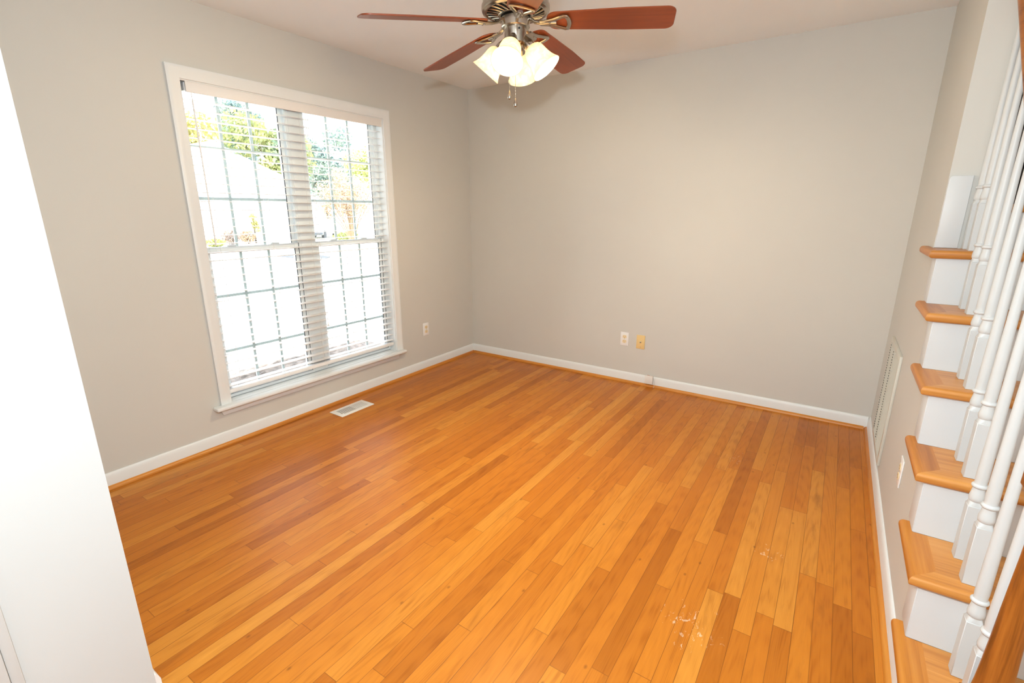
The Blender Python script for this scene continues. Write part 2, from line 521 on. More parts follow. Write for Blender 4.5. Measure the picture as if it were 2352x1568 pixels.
# jamb lining and mullion between the two units
jm = MB().box(-0.135, -0.0, WO[0], WO[0] + 0.010, 0.258, WO[3]).box(-0.135, 0.0, WO[1] - 0.010, WO[1], 0.258, WO[3])
jm.box(-0.135, 0.0, WO[0] + 0.01, WO[1] - 0.01, WO[3] - 0.010, WO[3])
struct(jm.build('trim_8', M['trim'], smooth=0), 'white jamb lining inside the window opening')
struct(MB().box(-0.135, -0.068, -1.762, -1.672, 0.262, 2.05, 0.003).build('trim_9', M['vinyl']), 'white mullion post between the two window units')

def window_unit(name, y0, y1):
    z0, z1 = 0.262, 2.050
    zm = 1.165
    root = bpy.data.objects.new(name, None)
    col.objects.link(root)
    root.location = (-0.1, (y0 + y1) / 2, z0)
    struct(root)
    off = root.location
    fr = MB()
    t = 0.016
    for ya, yb in ((y0, y0 + t), (y1 - t, y1)):
        fr.box(-0.135, -0.070, ya, yb, z0, z1)
        # track ribs on the side jambs
    fr.box(-0.080, -0.075, y1 - t - 0.006, y1 - t, z0, z1).box(-0.106, -0.102, y1 - t - 0.006, y1 - t, z0, z1)
    fr.box(-0.080, -0.075, y0 + t, y0 + t + 0.006, z0, z1).box(-0.106, -0.102, y0 + t, y0 + t + 0.006, z0, z1)
    fr.box(-0.135, -0.070, y0 + t, y1 - t, z1 - t, z1).box(-0.135, -0.070, y0 + t, y1 - t, z0, z0 + t)
    fr.build('window_frame', M['vinyl'], root, off)
    def sash(nm, xa, xb, za, zb, bot, top, rows=None):
        a, b = y0 + t + 0.002, y1 - t - 0.002
        sw = 0.030
        s = MB().box(xa, xb, a, a + sw, za, zb, 0.003).box(xa, xb, b - sw, b, za, zb, 0.003)
        s.box(xa, xb, a + sw, b - sw, za, za + bot, 0.003).box(xa, xb, a + sw, b - sw, zb - top, zb, 0.003)
        so = s.build(nm, M['vinyl'], root, off)
        xm = (xa + xb) / 2
        gy0, gy1, gz0, gz1 = a + sw, b - sw, za + bot, zb - top
        g = MB()
        for k in (1, 2):
            yy = gy0 + (gy1 - gy0) * k / 3
            zz = rows[k - 1] if rows else gz0 + (gz1 - gz0) * k / 3
            g.box(xm - 0.004, xm + 0.004, yy - 0.0085, yy + 0.0085, gz0, gz1)
            g.box(xm - 0.0035, xm + 0.0035, gy0, gy1, zz - 0.0085, zz + 0.0085)
        g.build('glazing_grid', M['grid'], so, off)
        MB().box(xm + 0.006, xm + 0.009, gy0, gy1, gz0, gz1).build('glass_pane', M['glass'], so, off, smooth=0)
        # dark strips standing in for the shaded gaps at the far stile
        MB().box(xb - 0.004, xb + 0.0015, b - 0.002, b + 0.004, za, zb).build('track_gap_strip', M['dark_grey'], so, off, smooth=0)
        MB().box(xb - 0.003, xb + 0.0008, gy1 - 0.0005, gy1 + 0.0035, gz0, gz1).build('pane_gap_strip', M['dark_grey'], so, off, smooth=0)
        return so
    sash('upper_sash', -0.130, -0.105, zm - 0.018, z1 - t - 0.002, 0.034, 0.012)
    lo = sash('lower_sash', -0.101, -0.076, z0 + t + 0.002, zm + 0.020, 0.018, 0.036, (0.553, 0.893))
    lk = MB()
    for q in (0.28, 0.72):
        yy = y0 + (y1 - y0) * q
        lk.box(-0.100, -0.078, yy - 0.026, yy + 0.026, zm + 0.020, zm + 0.030, 0.003)
    lk.build('sash_lock', M['vinyl'], lo, off)
    return root
w1 = window_unit('window_1', -2.395, -1.762)
w1['label'] = 'left double hung window unit behind the blind'
w2 = window_unit('window_2', -1.672, -1.040)
w2['label'] = 'right double hung window unit behind the blind'

# ------------------------------------------------------------------ blind
bl = thing('window_blind', (-0.04, -1.717, 2.05), 'white horizontal slat blind with open slats hung inside the window casing', 'blind')
bo = bl.location
MB().box(-0.013, -0.003, -2.371, -1.022, 1.999, 2.054, 0.002).build('valance', M['valance'], bl, bo)
MB().box(-0.058, -0.018, -2.374, -1.045, 2.008, 2.046, 0.002).build('head_rail', M['blind'], bl, bo)
MB().box(-0.064, -0.012, -2.3945, -2.3915, 2.004, 2.049).box(-0.064, -0.060, -2.3915, -2.370, 2.004, 2.049).build('mounting_bracket', M['dark_grey'], bl, bo, smooth=0)
sl = MB()
ns = 7
prof = []
for i in range(ns):
    q = i / (ns - 1) * 2 - 1
    prof.append((q * 0.025, 0.0022 * (1 - q * q)))
pts = [(x, 0, z) for x, z in prof] + [(x, 0, z - 0.0026) for x, z in prof[::-1]]
sl.prism(pts, (0, 1.342, 0))
slat0 = sl.build('slat', M['blind'], bl, (0, 0, 0))
slat0.location = Vector((-0.042, -2.388, 0.352)) - bo
for k in range(1, 35):
    c = slat0.copy()
    c.parent = bl
    c.location = Vector((-0.042, -2.388, 0.352 + 0.0475 * k)) - bo
    col.objects.link(c)
MB().box(-0.067, -0.017, -2.388, -1.046, 0.306, 0.329, 0.003).build('bottom_rail', M['blind'], bl, bo)
for yy in (-2.315, -1.99, -1.717, -1.44, -1.12):
    c = MB()
    c.rod((-0.0155, yy, 0.325), (-0.0155, yy, 2.01), 0.0008, n=6).rod((-0.0690, yy, 0.325), (-0.0690, yy, 2.01), 0.0008, n=6)
    c.build('ladder_cord', M['cord'], bl, bo)
for yy, zz in ((-1.655, 0.62), (-1.668, 0.70)):
    MB().rod((-0.0145, yy, zz), (-0.0145, yy, 2.005), 0.0011, n=6).rod((-0.0145, yy, zz - 0.03), (-0.0145, yy, zz), 0.005, 0.002, n=10).build('pull_cord', M['cord'], bl, bo)
MB().rod((-0.008, -2.345, 1.955), (-0.008, -2.341, 1.24), 0.0042, n=8).rod((-0.008, -2.345, 1.955), (-0.010, -2.345, 2.0), 0.0022, n=6).rod((-0.008, -2.341, 1.24), (-0.008, -2.341, 1.20), 0.0052, 0.0045, n=8).build('tilt_wand', M['valance'], bl, bo)

# ------------------------------------------------------------------ outlets and plates
def basis(face):
    """local x = along the wall, local y = out of the wall, local z = up"""
    if face == 'back': return Matrix(((1, 0, 0), (0, -1, 0), (0, 0, 1)))
    if face == 'left': return Matrix(((0, 1, 0), (1, 0, 0), (0, 0, 1)))
    return Matrix(((0, -1, 0), (-1, 0, 0), (0, 0, 1)))
def outlet(loc, face, label):
    t = thing('wall_outlet', loc, label, 'outlet', 'wall outlets')
    B = basis(face).to_4x4()
    def fin(mb, name, mat, par):
        mb.xform(B)
        bmesh.ops.recalc_face_normals(mb.bm, faces=mb.bm.faces[:])
        return mb.build(name, mat, par)
    fin(MB().box(-0.035, 0.035, 0.0, 0.0055, -0.0575, 0.0575, 0.0025), 'cover_plate', M['plate'], t)
    for s in (-1, 1):
        zc = s * 0.0195
        pts = []
        for k in range(24):
            a = 2 * math.pi * k / 24
            pts.append((0.0172 * math.cos(a), 0.0, max(-0.0135, min(0.0135, 0.0172 * math.sin(a))) + zc))
        r_ = fin(MB().prism(pts, (0, 0.0078, 0)), 'receptacle', M['ivory'], t)
        sl_ = MB().box(-0.0078, -0.0058, 0.0075, 0.0081, zc - 0.001, zc + 0.007).box(0.0058, 0.0075, 0.0075, 0.0081, zc - 0.0005, zc + 0.006)
        sl_.box(-0.0022, 0.0022, 0.0075, 0.0081, zc - 0.0095, zc - 0.005)
        fin(sl_, 'socket_slots', M['slot'], r_)
    sc = MB().lathe([(0.0, 0.0066), (0.003, 0.006), (0.003, 0.004)], Matrix.Rotation(R(-90), 4, 'X'), 12)
    fin(sc, 'screw', M['metal'], t)
    return t
outlet((1.603, 0, 0.367), 'back', 'white outlet with ivory sockets on the back wall beside the almond plate')
outlet((0, -0.678, 0.371), 'left', 'white outlet with ivory sockets on the window wall near the corner')
outlet((W, -1.452, 0.388), 'right', 'white outlet with ivory sockets on the wall below the stair treads')
cp = thing('cable_plate', (1.740, 0, 0.360), 'almond yellow cable wall plate with one round jack on the back wall', 'wall plate')
co_ = cp.location
MB().box(1.705, 1.775, -0.0055, 0, 0.3025, 0.4175, 0.0025).build('cover_plate', M['almond'], cp, co_)
MB().lathe([(0.0065, 0), (0.0065, 0.004), (0.0048, 0.005), (0.0048, 0.010), (0.002, 0.010), (0.002, 0.006), (0, 0.006)], Matrix.Translation((1.740, -0.0055, 0.360)) @ Matrix.Rotation(R(90), 4, 'X'), 16).build('cable_jack', M['metal'], cp, co_)
for zz in (0.318, 0.402):
    MB().lathe([(0.0032, 0), (0.0030, 0.0012), (0, 0.0015)], Matrix.Translation((1.740, -0.0053, zz)) @ Matrix.Rotation(R(90), 4, 'X'), 12).build('screw', M['metal'] if zz < 0.35 else M['almond'], cp, co_)
pj = thing('phone_jack', (1.838, -BT, 0.062), 'small pale box jack mounted on the back wall baseboard', 'jack')
po = pj.location
MB().box(1.807, 1.871, -BT - 0.026, -BT, 0.027, 0.097, 0.003).build('jack_box', plain('pale_jack', (0.74, 0.71, 0.67), 0.45), pj, po)
MB().box(1.822, 1.842, -BT - 0.014, -BT - 0.008, 0.0965, 0.0978).build('red_label', plain('red_label', (0.55, 0.10, 0.05), 0.5), pj, po)
pth = [(1.871, -0.030, 0.080), (1.878, -0.031, 0.076), (1.884, -0.034, 0.060), (1.888, -0.038, 0.040), (1.889, -0.040, 0.022), (1.886, -0.042, 0.006), (1.884, -0.048, 0.0045)]
MB().tube(pth, 0.0016, 0.0016, n=6, up=(0, -1, 0.2)).build('jack_cord', plain('grey_cord', (0.45, 0.40, 0.36), 0.6), pj, po)

# floor register
fr_ = thing('floor_register', (0.188, -1.667, 0), 'white metal floor register in the oak floor below the window', 'register')
fo = fr_.location
x0, x1, y0, y1 = 0.117, 0.260, -1.810, -1.525
MB().box(x0, x1, y0, y1, 0.0, 0.0045, 0.004, 2, lambda a, b: True).build('register_frame', M['register'], fr_, fo)
sl_ = MB()
for k in range(22):
    yy = y0 + 0.036 + k * 0.0102
    half = 1 if k < 11 else -1
    xa, xb = x0 + 0.030, x1 - 0.030
    if k == 0: xb = x1 - 0.060
    sl_.box(xa, xb, yy, yy + (0.0042 if half > 0 else 0.0016), 0.0043, 0.0049)
sl_.build('louver_slots', M['slot'], fr_, fo, smooth=0)
MB().box(x0 + 0.085, x0 + 0.103, y0 + 0.030, y0 + 0.036, 0.0045, 0.0075, 0.001).build('damper_lever', M['metal'], fr_, fo)

# return air grille on the right wall
wv = thing('return_air_grille', (W, -0.59, 0.415), 'cream metal return air grille low on the right wall near the corner', 'vent')
wo = wv.location
ya, yb, za, zb = -0.835, -0.345, 0.122, 0.708
f_ = MB().box(W - 0.012, W, ya, ya + 0.028, za, zb, 0.002).box(W - 0.012, W, yb - 0.028, yb, za, zb, 0.002)
f_.box(W - 0.012, W, ya + 0.028, yb - 0.028, za, za + 0.028, 0.002).box(W - 0.012, W, ya + 0.028, yb - 0.028, zb - 0.028, zb, 0.002)
f_.build('grille_frame', M['grille'], wv, wo)
lv = MB()
nl = 40
for k in range(nl):
    zc = za + 0.034 + (zb - za - 0.068) * k / (nl - 1)
    lv.prism([(W - 0.003, ya + 0.028, zc + 0.0045), (W - 0.0022, ya + 0.028, zc + 0.0052), (W - 0.0100, ya + 0.028, zc - 0.0050), (W - 0.0108, ya + 0.028, zc - 0.0057)], (0, yb - ya - 0.056, 0))
lv.box(W - 0.011, W - 0.003, (ya + yb) / 2 - 0.003, (ya + yb) / 2 + 0.003, za + 0.028, zb - 0.028)
lv.build('grille_louvers', M['grille'], wv, wo, smooth=0)
for yy in (yb - 0.033, yb - 0.20):
    ds = MB()
    for k in range(34):
        zc = za + 0.045 + (zb - za - 0.09) * k / 33
        ds.box(W - 0.0128, W - 0.0105, yy - 0.004, yy + 0.004, zc - 0.0028, zc + 0.0028)
    ds.build('slot_column', M['slot'], wv, wo, smooth=0)
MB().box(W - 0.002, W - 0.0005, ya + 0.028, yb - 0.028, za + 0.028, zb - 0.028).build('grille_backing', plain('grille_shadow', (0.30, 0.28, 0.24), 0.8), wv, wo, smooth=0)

# ------------------------------------------------------------------ staircase
sc_ = thing('staircase', (W + 0.48, -1.5, 0), 'white staircase with orange oak treads rising along the right wall', 'staircase')
so = sc_.location
XR = W + 0.975
for n in range(1, 8):
    yf, zt = ty(n), tz(n)
    if n == 7: zt = 1.418
    yr = ty(n + 1) + 0.0195
    zb_ = zt - TT
    if n == 1: yf = -2.50
    front = lambda a, b, yf=yf: (abs(a.y - yf) < 1e-4 and abs(b.y - yf) < 1e-4 and abs(a.z - b.z) < 1e-4)
    if n < 6:
        pts = [(W - 0.030, yf), (XR, yf), (XR, yr), (W + 0.036, yr), (W + 0.036, yf + 0.066)]
    elif n == 6:
        pts = [(W - 0.030, yf), (XR, yf), (XR, yr), (W + 0.142, yr), (W + 0.142, YE - 0.001), (W + 0.036, YE - 0.001), (W + 0.036, yf + 0.066)]
    else:
        pts = [(W + 0.142, yf), (XR, yf), (XR, -0.002), (W + 0.142, -0.002)]
    MB().prism([(x, y, zb_) for x, y in pts], (0, 0, TT), 0.013, 4, front).build('tread' if n < 7 else 'landing', M['oak_x'], sc_, so)
    if n < 7:
        yq = YE - 0.001 if n == 6 else yr
        rp = [(W - 0.030, yf), (W + 0.036, yf + 0.066), (W + 0.036, yq), (W - 0.0012, yq), (W - 0.0012, yf + 0.326 if n > 1 else ty(1) + 0.326), (W - 0.030, yf + 0.326 if n > 1 else ty(1) + 0.326)]
        side = lambda a, b: (abs(a.x - (W - 0.030)) < 1e-4 and abs(b.x - (W - 0.030)) < 1e-4 and abs(a.z - b.z) < 1e-4)
        MB().prism([(x, y, zb_) for x, y in rp], (0, 0, TT), 0.013, 4, side).build('return_nosing', M['oak_return'], sc_, so)
    lo = tz(n - 1) if n > 1 else 0.0
    xa = W - 0.001 if n < 7 else W + 0.142
    yq = yf + 0.020
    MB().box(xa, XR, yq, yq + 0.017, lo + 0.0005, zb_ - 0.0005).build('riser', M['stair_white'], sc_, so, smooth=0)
    if n < 7 and n > 1:
        MB().box(W - 0.0035, W - 0.0005, yq + 0.001, yq + 0.100, lo + 0.0005, zb_ - 0.0005, 0.001).build('corner_trim', M['stair_white'], sc_, so)
# white board at the foot of the wall end, standing on the sixth tread
pn = [(W + 0.001, 0, tz(6) + 0.001), (W + 0.076, 0, tz(6) + 0.001), (W + 0.076, 0, 1.530)]
for a in (90, 120, 150, 180): pn.append((W + 0.013 + 0.012 * math.cos(R(a)), 0, 1.518 + 0.012 * math.sin(R(a))))
pn = [(x, YE - 0.010, z) for x, _, z in pn]
MB().prism(pn, (0, 0.0095, 0), 0.002).build('end_board', M['stair_white'], sc_, so)

# railing
rl = thing('stair_railing', (W + 0.105, -1.75, 0), 'white turned baluster railing with stained oak newel post and handrail', 'railing')
ro = rl.location
XB = W + 0.105
def nose(y): return tz(1) + (RISE / RUN) * (y - ty(1))
def baluster(length, bb):
    """square foot, collar and ring, then a long tapering round shaft"""
    h = 0.0178
    foot = 0.180 + bb
    mb = MB()
    bm = mb.bm
    mb.box(-h, h, -h, h, 0, foot, 0.0015, 1)
    # coved shoulders between the square foot and the round vase
    n = 32
    rings = []
    for q, zz in ((0.0, foot), (0.35, foot + 0.006), (0.75, foot + 0.010), (1.0, foot + 0.013)):
        ring = []
        for i in range(n):
            a = 2 * math.pi * (i + 0.5) / n
            ca, sa = math.cos(a), math.sin(a)
            sq = (h - 0.001) / max(abs(ca), abs(sa))
            rr = sq * (1 - q) + 0.0150 * q
            ring.append(bm.verts.new((rr * ca, rr * sa, zz)))
        rings.append(ring)
    for a, b in zip(rings, rings[1:]):
        for i in range(n):
            bm.faces.new((a[i], a[(i + 1) % n], b[(i + 1) % n], b[i]))
    z = foot + 0.013
    v = [(0.0150, z), (0.0172, z + 0.003), (0.0184, z + 0.010), (0.0178, z + 0.018), (0.0158, z + 0.029), (0.0146, z + 0.038), (0.0144, z + 0.043),
         (0.0170, z + 0.0445), (0.0190, z + 0.047), (0.0194, z + 0.050), (0.0186, z + 0.053), (0.0165, z + 0.055), (0.0148, z + 0.0565),
         (0.0140, z + 0.062), (0.0150, z + 0.072), (0.0148, z + 0.10), (0.0086, length - 0.06), (0.0084, length)]
    mb.lathe(v, None, 24)
    bmesh.ops.recalc_face_normals(bm, faces=bm.faces[:])
    return mb
for n in range(1, 7):
    for k, dy in enumerate((0.066, 0.187) if n < 6 else (0.052, 0.165)):
        y = ty(n) + dy
        top = nose(y) + 0.766
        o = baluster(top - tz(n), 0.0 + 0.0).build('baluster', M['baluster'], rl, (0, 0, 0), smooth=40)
        o.location = Vector((XB, y, tz(n))) - ro
# newel
yN = -2.410
nw = MB()
nw.box(-0.043, 0.043, -0.043, 0.043, 0, 0.115, 0.004)
nv = [(0.038, 0.115), (0.039, 0.119), (0.038, 0.123), (0.0345, 0.126), (0.0340, 0.14), (0.0315, 0.17), (0.0295, 0.22), (0.0272, 0.29), (0.0247, 0.39), (0.0215, 0.50), (0.020, 0.585), (0.0245, 0.595), (0.0245, 0.605), (0.020, 0.615), (0.032, 0.66)]
nw.lathe(nv, None, 48)
nw.box(-0.043, 0.043, -0.043, 0.043, 0.66, 0.92, 0.004)
nw.lathe([(0.040, 0.92), (0.052, 0.925), (0.055, 0.935), (0.048, 0.948), (0.030, 0.955), (0.034, 0.965), (0.040, 0.985), (0.034, 1.008), (0.018, 1.02), (0, 1.022)], None, 32)
no = nw.build('newel_post', M['newel'], rl, (0, 0, 0), smooth=40)
no.location = Vector((XB, yN, tz(1))) - ro
# handrail
prof = []
hw, hh = 0.030, 0.055
for u, z in ((-0.016, 0), (0.016, 0), (0.018, 0.010), (0.024, 0.016), (0.030, 0.024), (0.031, 0.036), (0.026, 0.048), (0.014, 0.055), (-0.014, 0.055), (-0.026, 0.048), (-0.031, 0.036), (-0.030, 0.024), (-0.024, 0.016), (-0.018, 0.010)):
    prof.append((u * 1.18, z))
ys, ye = yN + 0.044, YE - 0.002
pts = [(XB + u, ys, nose(ys) + 0.752 + z * 1.3) for u, z in prof]
MB().prism(pts, (0, ye - ys, nose(ye) - nose(ys))).build('handrail', M['rail'], rl, ro, smooth=45)
# dark panel added to fill the gap off the landing
struct(MB().box(W + 0.15, W + 0.94, -0.045, -0.002, 1.42, 3.45, 0.003).build('dark_panel', M['panel']), 'dark panel at the head of the stairs')

# ------------------------------------------------------------------ ceiling fan
FX, FY = 1.676, -1.769
fan = thing('ceiling_fan', (FX, FY, H), 'brushed nickel ceiling fan with five cherry blades and four lit glass shades', 'ceiling fan')
def rz(a): return Matrix.Rotation(a, 4, 'Z')
# housing against the ceiling (local z runs down from the ceiling)
MB().lathe([(0.118, 0.020), (0.130, -0.004), (0.136, -0.02), (0.139, -0.10), (0.1405, -0.178), (0.146, -0.186), (0.1465, -0.200), (0.143, -0.208), (0.132, -0.212), (0.128, -0.210), (0.126, -0.196), (0, -0.196)], Matrix.Translation((0, 0, -0.020)), 64, cap1=False).build('motor_housing', M['nickel'], fan, smooth=30)
MB().lathe([(0.1255, -0.1975), (0.062, -0.2085), (0, -0.2085)], Matrix.Translation((0, 0, -0.020)), 48, cap0=False).build('motor_core', M['dark'], fan)
gv = MB()
for k in range(26):
    a0 = 2 * math.pi * k / 26
    p = []
    for i in range(6):
        q = i / 5
        rr = 0.128 - 0.058 * q
        aa = a0 + 0.26 * q
        p.append((rr * math.cos(aa), rr * math.sin(aa), -0.2085 - 0.012 * q))
    gv.tube(p, 0.0046, 0.003, n=6)
for rr, zz in ((0.128, -0.2085), (0.070, -0.2205)):
    gv.tube([(rr * math.cos(2 * math.pi * i / 48), rr * math.sin(2 * math.pi * i / 48), zz) for i in range(48)], 0.006, 0.0035, closed=True, n=8)
gv.xform(Matrix.Translation((0, 0, -0.020))).build('vent_grille', M['nickel'], fan)
MB().lathe([(0.050, -0.214), (0.0565, -0.236), (0.0610, -0.238), (0.0615, -0.272), (0.0585, -0.276), (0.049, -0.276)], Matrix.Translation((0, 0, -0.012)), 40).build('blade_hub', M['nickel'], fan)
MB().lathe([(0.0475, -0.274), (0.0475, -0.342), (0.0460, -0.346), (0.0380, -0.349), (0.030, -0.356), (0.020, -0.372), (0.012, -0.384), (0.006, -0.390), (0, -0.391)], None, 40).build('switch_housing', M['nickel'], fan)
MB().lathe([(0.0, 0.0015), (0.0042, 0.001), (0.0042, -0.002)], rz(R(-38)) @ Matrix.Translation((0.0478, 0, -0.300)) @ Matrix.Rotation(R(90), 4, 'Y'), 12).build('reverse_switch', M['dark'], fan)

ANG = [238, 166, 94, 22, 310]
PITCH = 13.0
ZB = -0.262             # blade root height at the hub
DROOP = 0.050           # fall from hub to tip
BR_ = 0.66
def blade_mesh():
    r0, r1 = 0.135, BR_
    out = []
    def half(x):
        q = (x - r0) / (r1 - r0)
        return 0.056 + 0.016 * min(1, q * 1.6)
    top, bot = [], []
    for i in range(9):                       # rounded root
        a = R(90 * i / 8)
        top.append((r0 + 0.045 * (1 - math.cos(a)), (half(r0 + 0.045)) * math.sin(a) ** 0.8))
    for i in range(1, 12):
        x = r0 + 0.045 + (r1 - 0.035 - r0 - 0.045) * i / 11
        top.append((x, half(x)))
    hx = half(r1 - 0.035)
    for i in range(1, 9):                    # soft square tip
        a = R(90 * i / 8)
        top.append((r1 - 0.035 + 0.035 * math.sin(a), hx - 0.035 + 0.035 * math.cos(a)))
    out = top + [(x, -y) for x, y in reversed(top) if abs(y) > 1e-5]
    mb = MB()
    mb.prism([(x, y, -0.003) for x, y in out], (0, 0, 0.006), 0.0012, 1)
    return mb
def iron_mesh():
    mb = MB()
    # arm from the hub
    mb.tube([(0.052, 0, 0.012), (0.070, 0, 0.006), (0.085, 0, -0.004), (0.110, 0, -0.009), (0.150, 0, -0.010), (0.178, 0, -0.010)], 0.0115, 0.0065, n=10)
    # open triangular loop below the blade
    loop = [(0.112, 0.012), (0.140, 0.014), (0.165, 0.022), (0.190, 0.036), (0.213, 0.047), (0.221, 0.046), (0.228, 0.030), (0.231, 0.010), (0.231, -0.010), (0.228, -0.030), (0.221, -0.046), (0.213, -0.047), (0.190, -0.036), (0.165, -0.022), (0.140, -0.014), (0.112, -0.012)]
    mb.tube([(x, y, -0.009) for x, y in loop], 0.0092, 0.0048, closed=True, n=8)
    for x, y in ((0.150, 0.010), (0.150, -0.010), (0.176, 0.0)):
        mb.lathe([(0.0, -0.0175), (0.004, -0.0165), (0.0045, -0.012)], Matrix.Translation((x, y, 0)), 10)
    return mb
b0 = blade_mesh(); i0 = iron_mesh()
bp = b0.build('fan_blade', M['blade'], fan, (0, 0, 0))
ip = i0.build('blade_bracket', M['nickel'], fan, (0, 0, 0))
dr = math.atan2(DROOP, BR_)
for k, a in enumerate(ANG):
    ob = bp if k == 0 else bp.copy()
    oi = ip if k == 0 else ip.copy()
    for o, pit in ((ob, PITCH), (oi, PITCH * 0.8)):
        if k:
            o.parent = fan
            col.objects.link(o)
        o.matrix_local = Matrix.Translation((0, 0, ZB)) @ Matrix.Rotation(R(1.9), 4, Vector((0.555, -0.832, 0))) @ rz(R(a)) @ Matrix.Rotation(dr, 4, 'Y') @ Matrix.Rotation(R(-pit), 4, 'X')

# light kit: four holders, each with a glass shade and a bulb
def shade_mesh():
    prof = [(0.0235, 0.0), (0.0300, -0.003), (0.0385, -0.010), (0.0440, -0.020), (0.0470, -0.034), (0.0485, -0.050), (0.0510, -0.066), (0.0550, -0.082), (0.0610, -0.097), (0.0690, -0.112)]
    inner = [(r - 0.003, z - (0.002 if i == 0 else 0)) for i, (r, z) in enumerate(prof)]
    return MB().lathe(prof + inner[::-1], None, 48, cap0=False, cap1=False)
TILT = 40.0
def kit_frame(a):
    return rz(R(a)) @ Matrix.Translation((0.030, 0, -0.322)) @ Matrix.Rotation(R(-TILT), 4, 'Y')
kit_first = None
glows = []
for k, a in enumerate((-71.2, 18.8, 108.8, 198.8)):
    F = kit_frame(a)
    if k == 0:
        h0 = MB().lathe([(0.012, 0.010), (0.016, -0.004), (0.018, -0.018), (0.0235, -0.036), (0.0255, -0.040), (0.0270, -0.058), (0.0255, -0.062), (0.016, -0.062)], None, 28).build('lamp_holder', M['nickel'], fan, (0, 0, 0))
        s0 = shade_mesh().build('lamp_shade', M['shade'], h0, (0, 0, 0), smooth=60)
        s0.location = (0, 0, -0.058)
        g0 = MB().lathe([(0.010, 0.0), (0.012, -0.012), (0.018, -0.024), (0.0215, -0.036), (0.0195, -0.050), (0.011, -0.060), (0, -0.063)], None, 20)
        gm = NT('lit_bulb')
        gm.b.inputs['Base Color'].default_value = (1, 0.9, 0.7, 1)
        gm.b.inputs['Emission Color'].default_value = (1.0, 0.74, 0.42, 1)
        gm.b.inputs['Emission Strength'].default_value = 2.5
        l0 = g0.build('light_bulb', gm.m, h0, (0, 0, 0), smooth=60)
        l0.location = (0, 0, -0.062)
        hk = h0
    else:
        hk = copy_tree(h0, fan)
    hk.matrix_local = F
    p = Matrix.Translation((FX, FY, H)) @ F @ Vector((0, 0, -0.132))
    light('bulb_light', 'POINT', p, 26.0, (1.0, 0.81, 0.52), 0.02)
# pull chains with drop fobs
for nm, dx, dy, zt_, zb2 in (('a', -0.012, -0.030, -0.350, -0.536), ('b', 0.008, -0.012, -0.382, -0.566)):
    ch = MB()
    ch.rod((dx, dy, zt_), (dx, dy, zb2), 0.0009, n=6)
    nb = int((zt_ - zb2) / 0.006)
    for i in range(nb): ch.ball((dx, dy, zt_ - 0.006 * i - 0.003), 0.0016, 6)
    co2 = ch.build('pull_chain', M['nickel'], fan)
    MB().lathe([(0.0010, 0.0), (0.0028, -0.002), (0.0042, -0.010), (0.0080, -0.021), (0.0090, -0.028), (0.0074, -0.034), (0.003, -0.037), (0, -0.0375)], Matrix.Translation((dx, dy, zb2 + 0.002)), 16).build('chain_fob', M['nickel'], co2)

# ------------------------------------------------------------------ outdoors
GZ = -0.6
M['lawn'] = paint('pale_lawn', (0.60, 0.585, 0.48), 0.9, 0.12, 1.2)
M['concrete'] = paint('pale_concrete', (0.70, 0.69, 0.66), 0.9, 0.06, 2.0)
M['patch_grey'] = paint('grey_patch', (0.055, 0.055, 0.058), 0.9, 0.15, 4.0)
M['siding'] = paint('white_siding', (0.80, 0.80, 0.80), 0.6, 0.02, 2.0)
M['roof'] = paint('pale_shingles', (0.42, 0.41, 0.42), 0.9, 0.1, 3.0)
M['pane_out'] = plain('house_window_glass', (0.26, 0.27, 0.33), 0.3)
M['mulch'] = paint('brown_mulch', (0.13, 0.10, 0.083), 0.95, 0.6, 14.0)
M['leaf_green'] = leafy('green_leaves', [(0.35, (0.144, 0.206, 0.137)), (0.5, (0.293, 0.312, 0.120)), (0.65, (0.407, 0.378, 0.144))], 0.55)
M['leaf_gold'] = leafy('gold_leaves', [(0.35, (0.285, 0.268, 0.089)), (0.6, (0.439, 0.378, 0.129))], 1.2)
M['leaf_pine'] = leafy('blue_green_needles', [(0.35, (0.106, 0.163, 0.163)), (0.6, (0.252, 0.306, 0.237))], 0.8)
M['leaf_rust'] = leafy('rust_leaves', [(0.35, (0.314, 0.206, 0.132)), (0.6, (0.424, 0.306, 0.206))], 1.2)
M['leaf_red'] = leafy('russet_leaves', [(0.35, (0.191, 0.137, 0.120)), (0.6, (0.331, 0.252, 0.200))], 3.0)
M['leaf_lime'] = leafy('lime_leaves', [(0.35, (0.268, 0.306, 0.082)), (0.6, (0.424, 0.430, 0.159))], 3.0)
M['bark'] = paint('grey_brown_bark', (0.06, 0.045, 0.035), 0.9, 0.3, 5.0)

struct(MB().box(-75, -0.14, -45, 70, GZ - 0.2, GZ).build('lawn', M['lawn'], smooth=0), 'pale lawn outside the window')
struct(MB().box(-24.0, -0.9, 3.6, 8.6, GZ, GZ + 0.02).build('driveway', M['concrete'], smooth=0), 'pale concrete drive crossing the lawn')
struct(MB().prism([(-19.2, 10.6, GZ), (-15.9, 9.9, GZ), (-14.9, 8.62, GZ), (-18.0, 8.62, GZ)], (0, 0, 0.03)).build('dark_patch', M['patch_grey'], smooth=0), 'dark grey patch at the drive edge')  # flat dark grey patch on the ground beside the drive
mb = MB()
bmesh.ops.create_grid(mb.bm, x_segments=60, y_segments=60, size=1.0)
rg = random.Random(3)
for v in mb.bm.verts:
    ed = 1 - min(1, max(abs(v.co.x), abs(v.co.y))) ** 4
    v.co = Vector((-1.45 + v.co.x * 1.25, -0.95 + v.co.y * 1.9, GZ + 0.02 + ed * (0.34 + rg.uniform(-0.02, 0.03))))
tag(mb.build('mulch_bed', M['mulch'], smooth=0), 'brown mulch bed on the ground just below the window', 'mulch', kind='stuff')

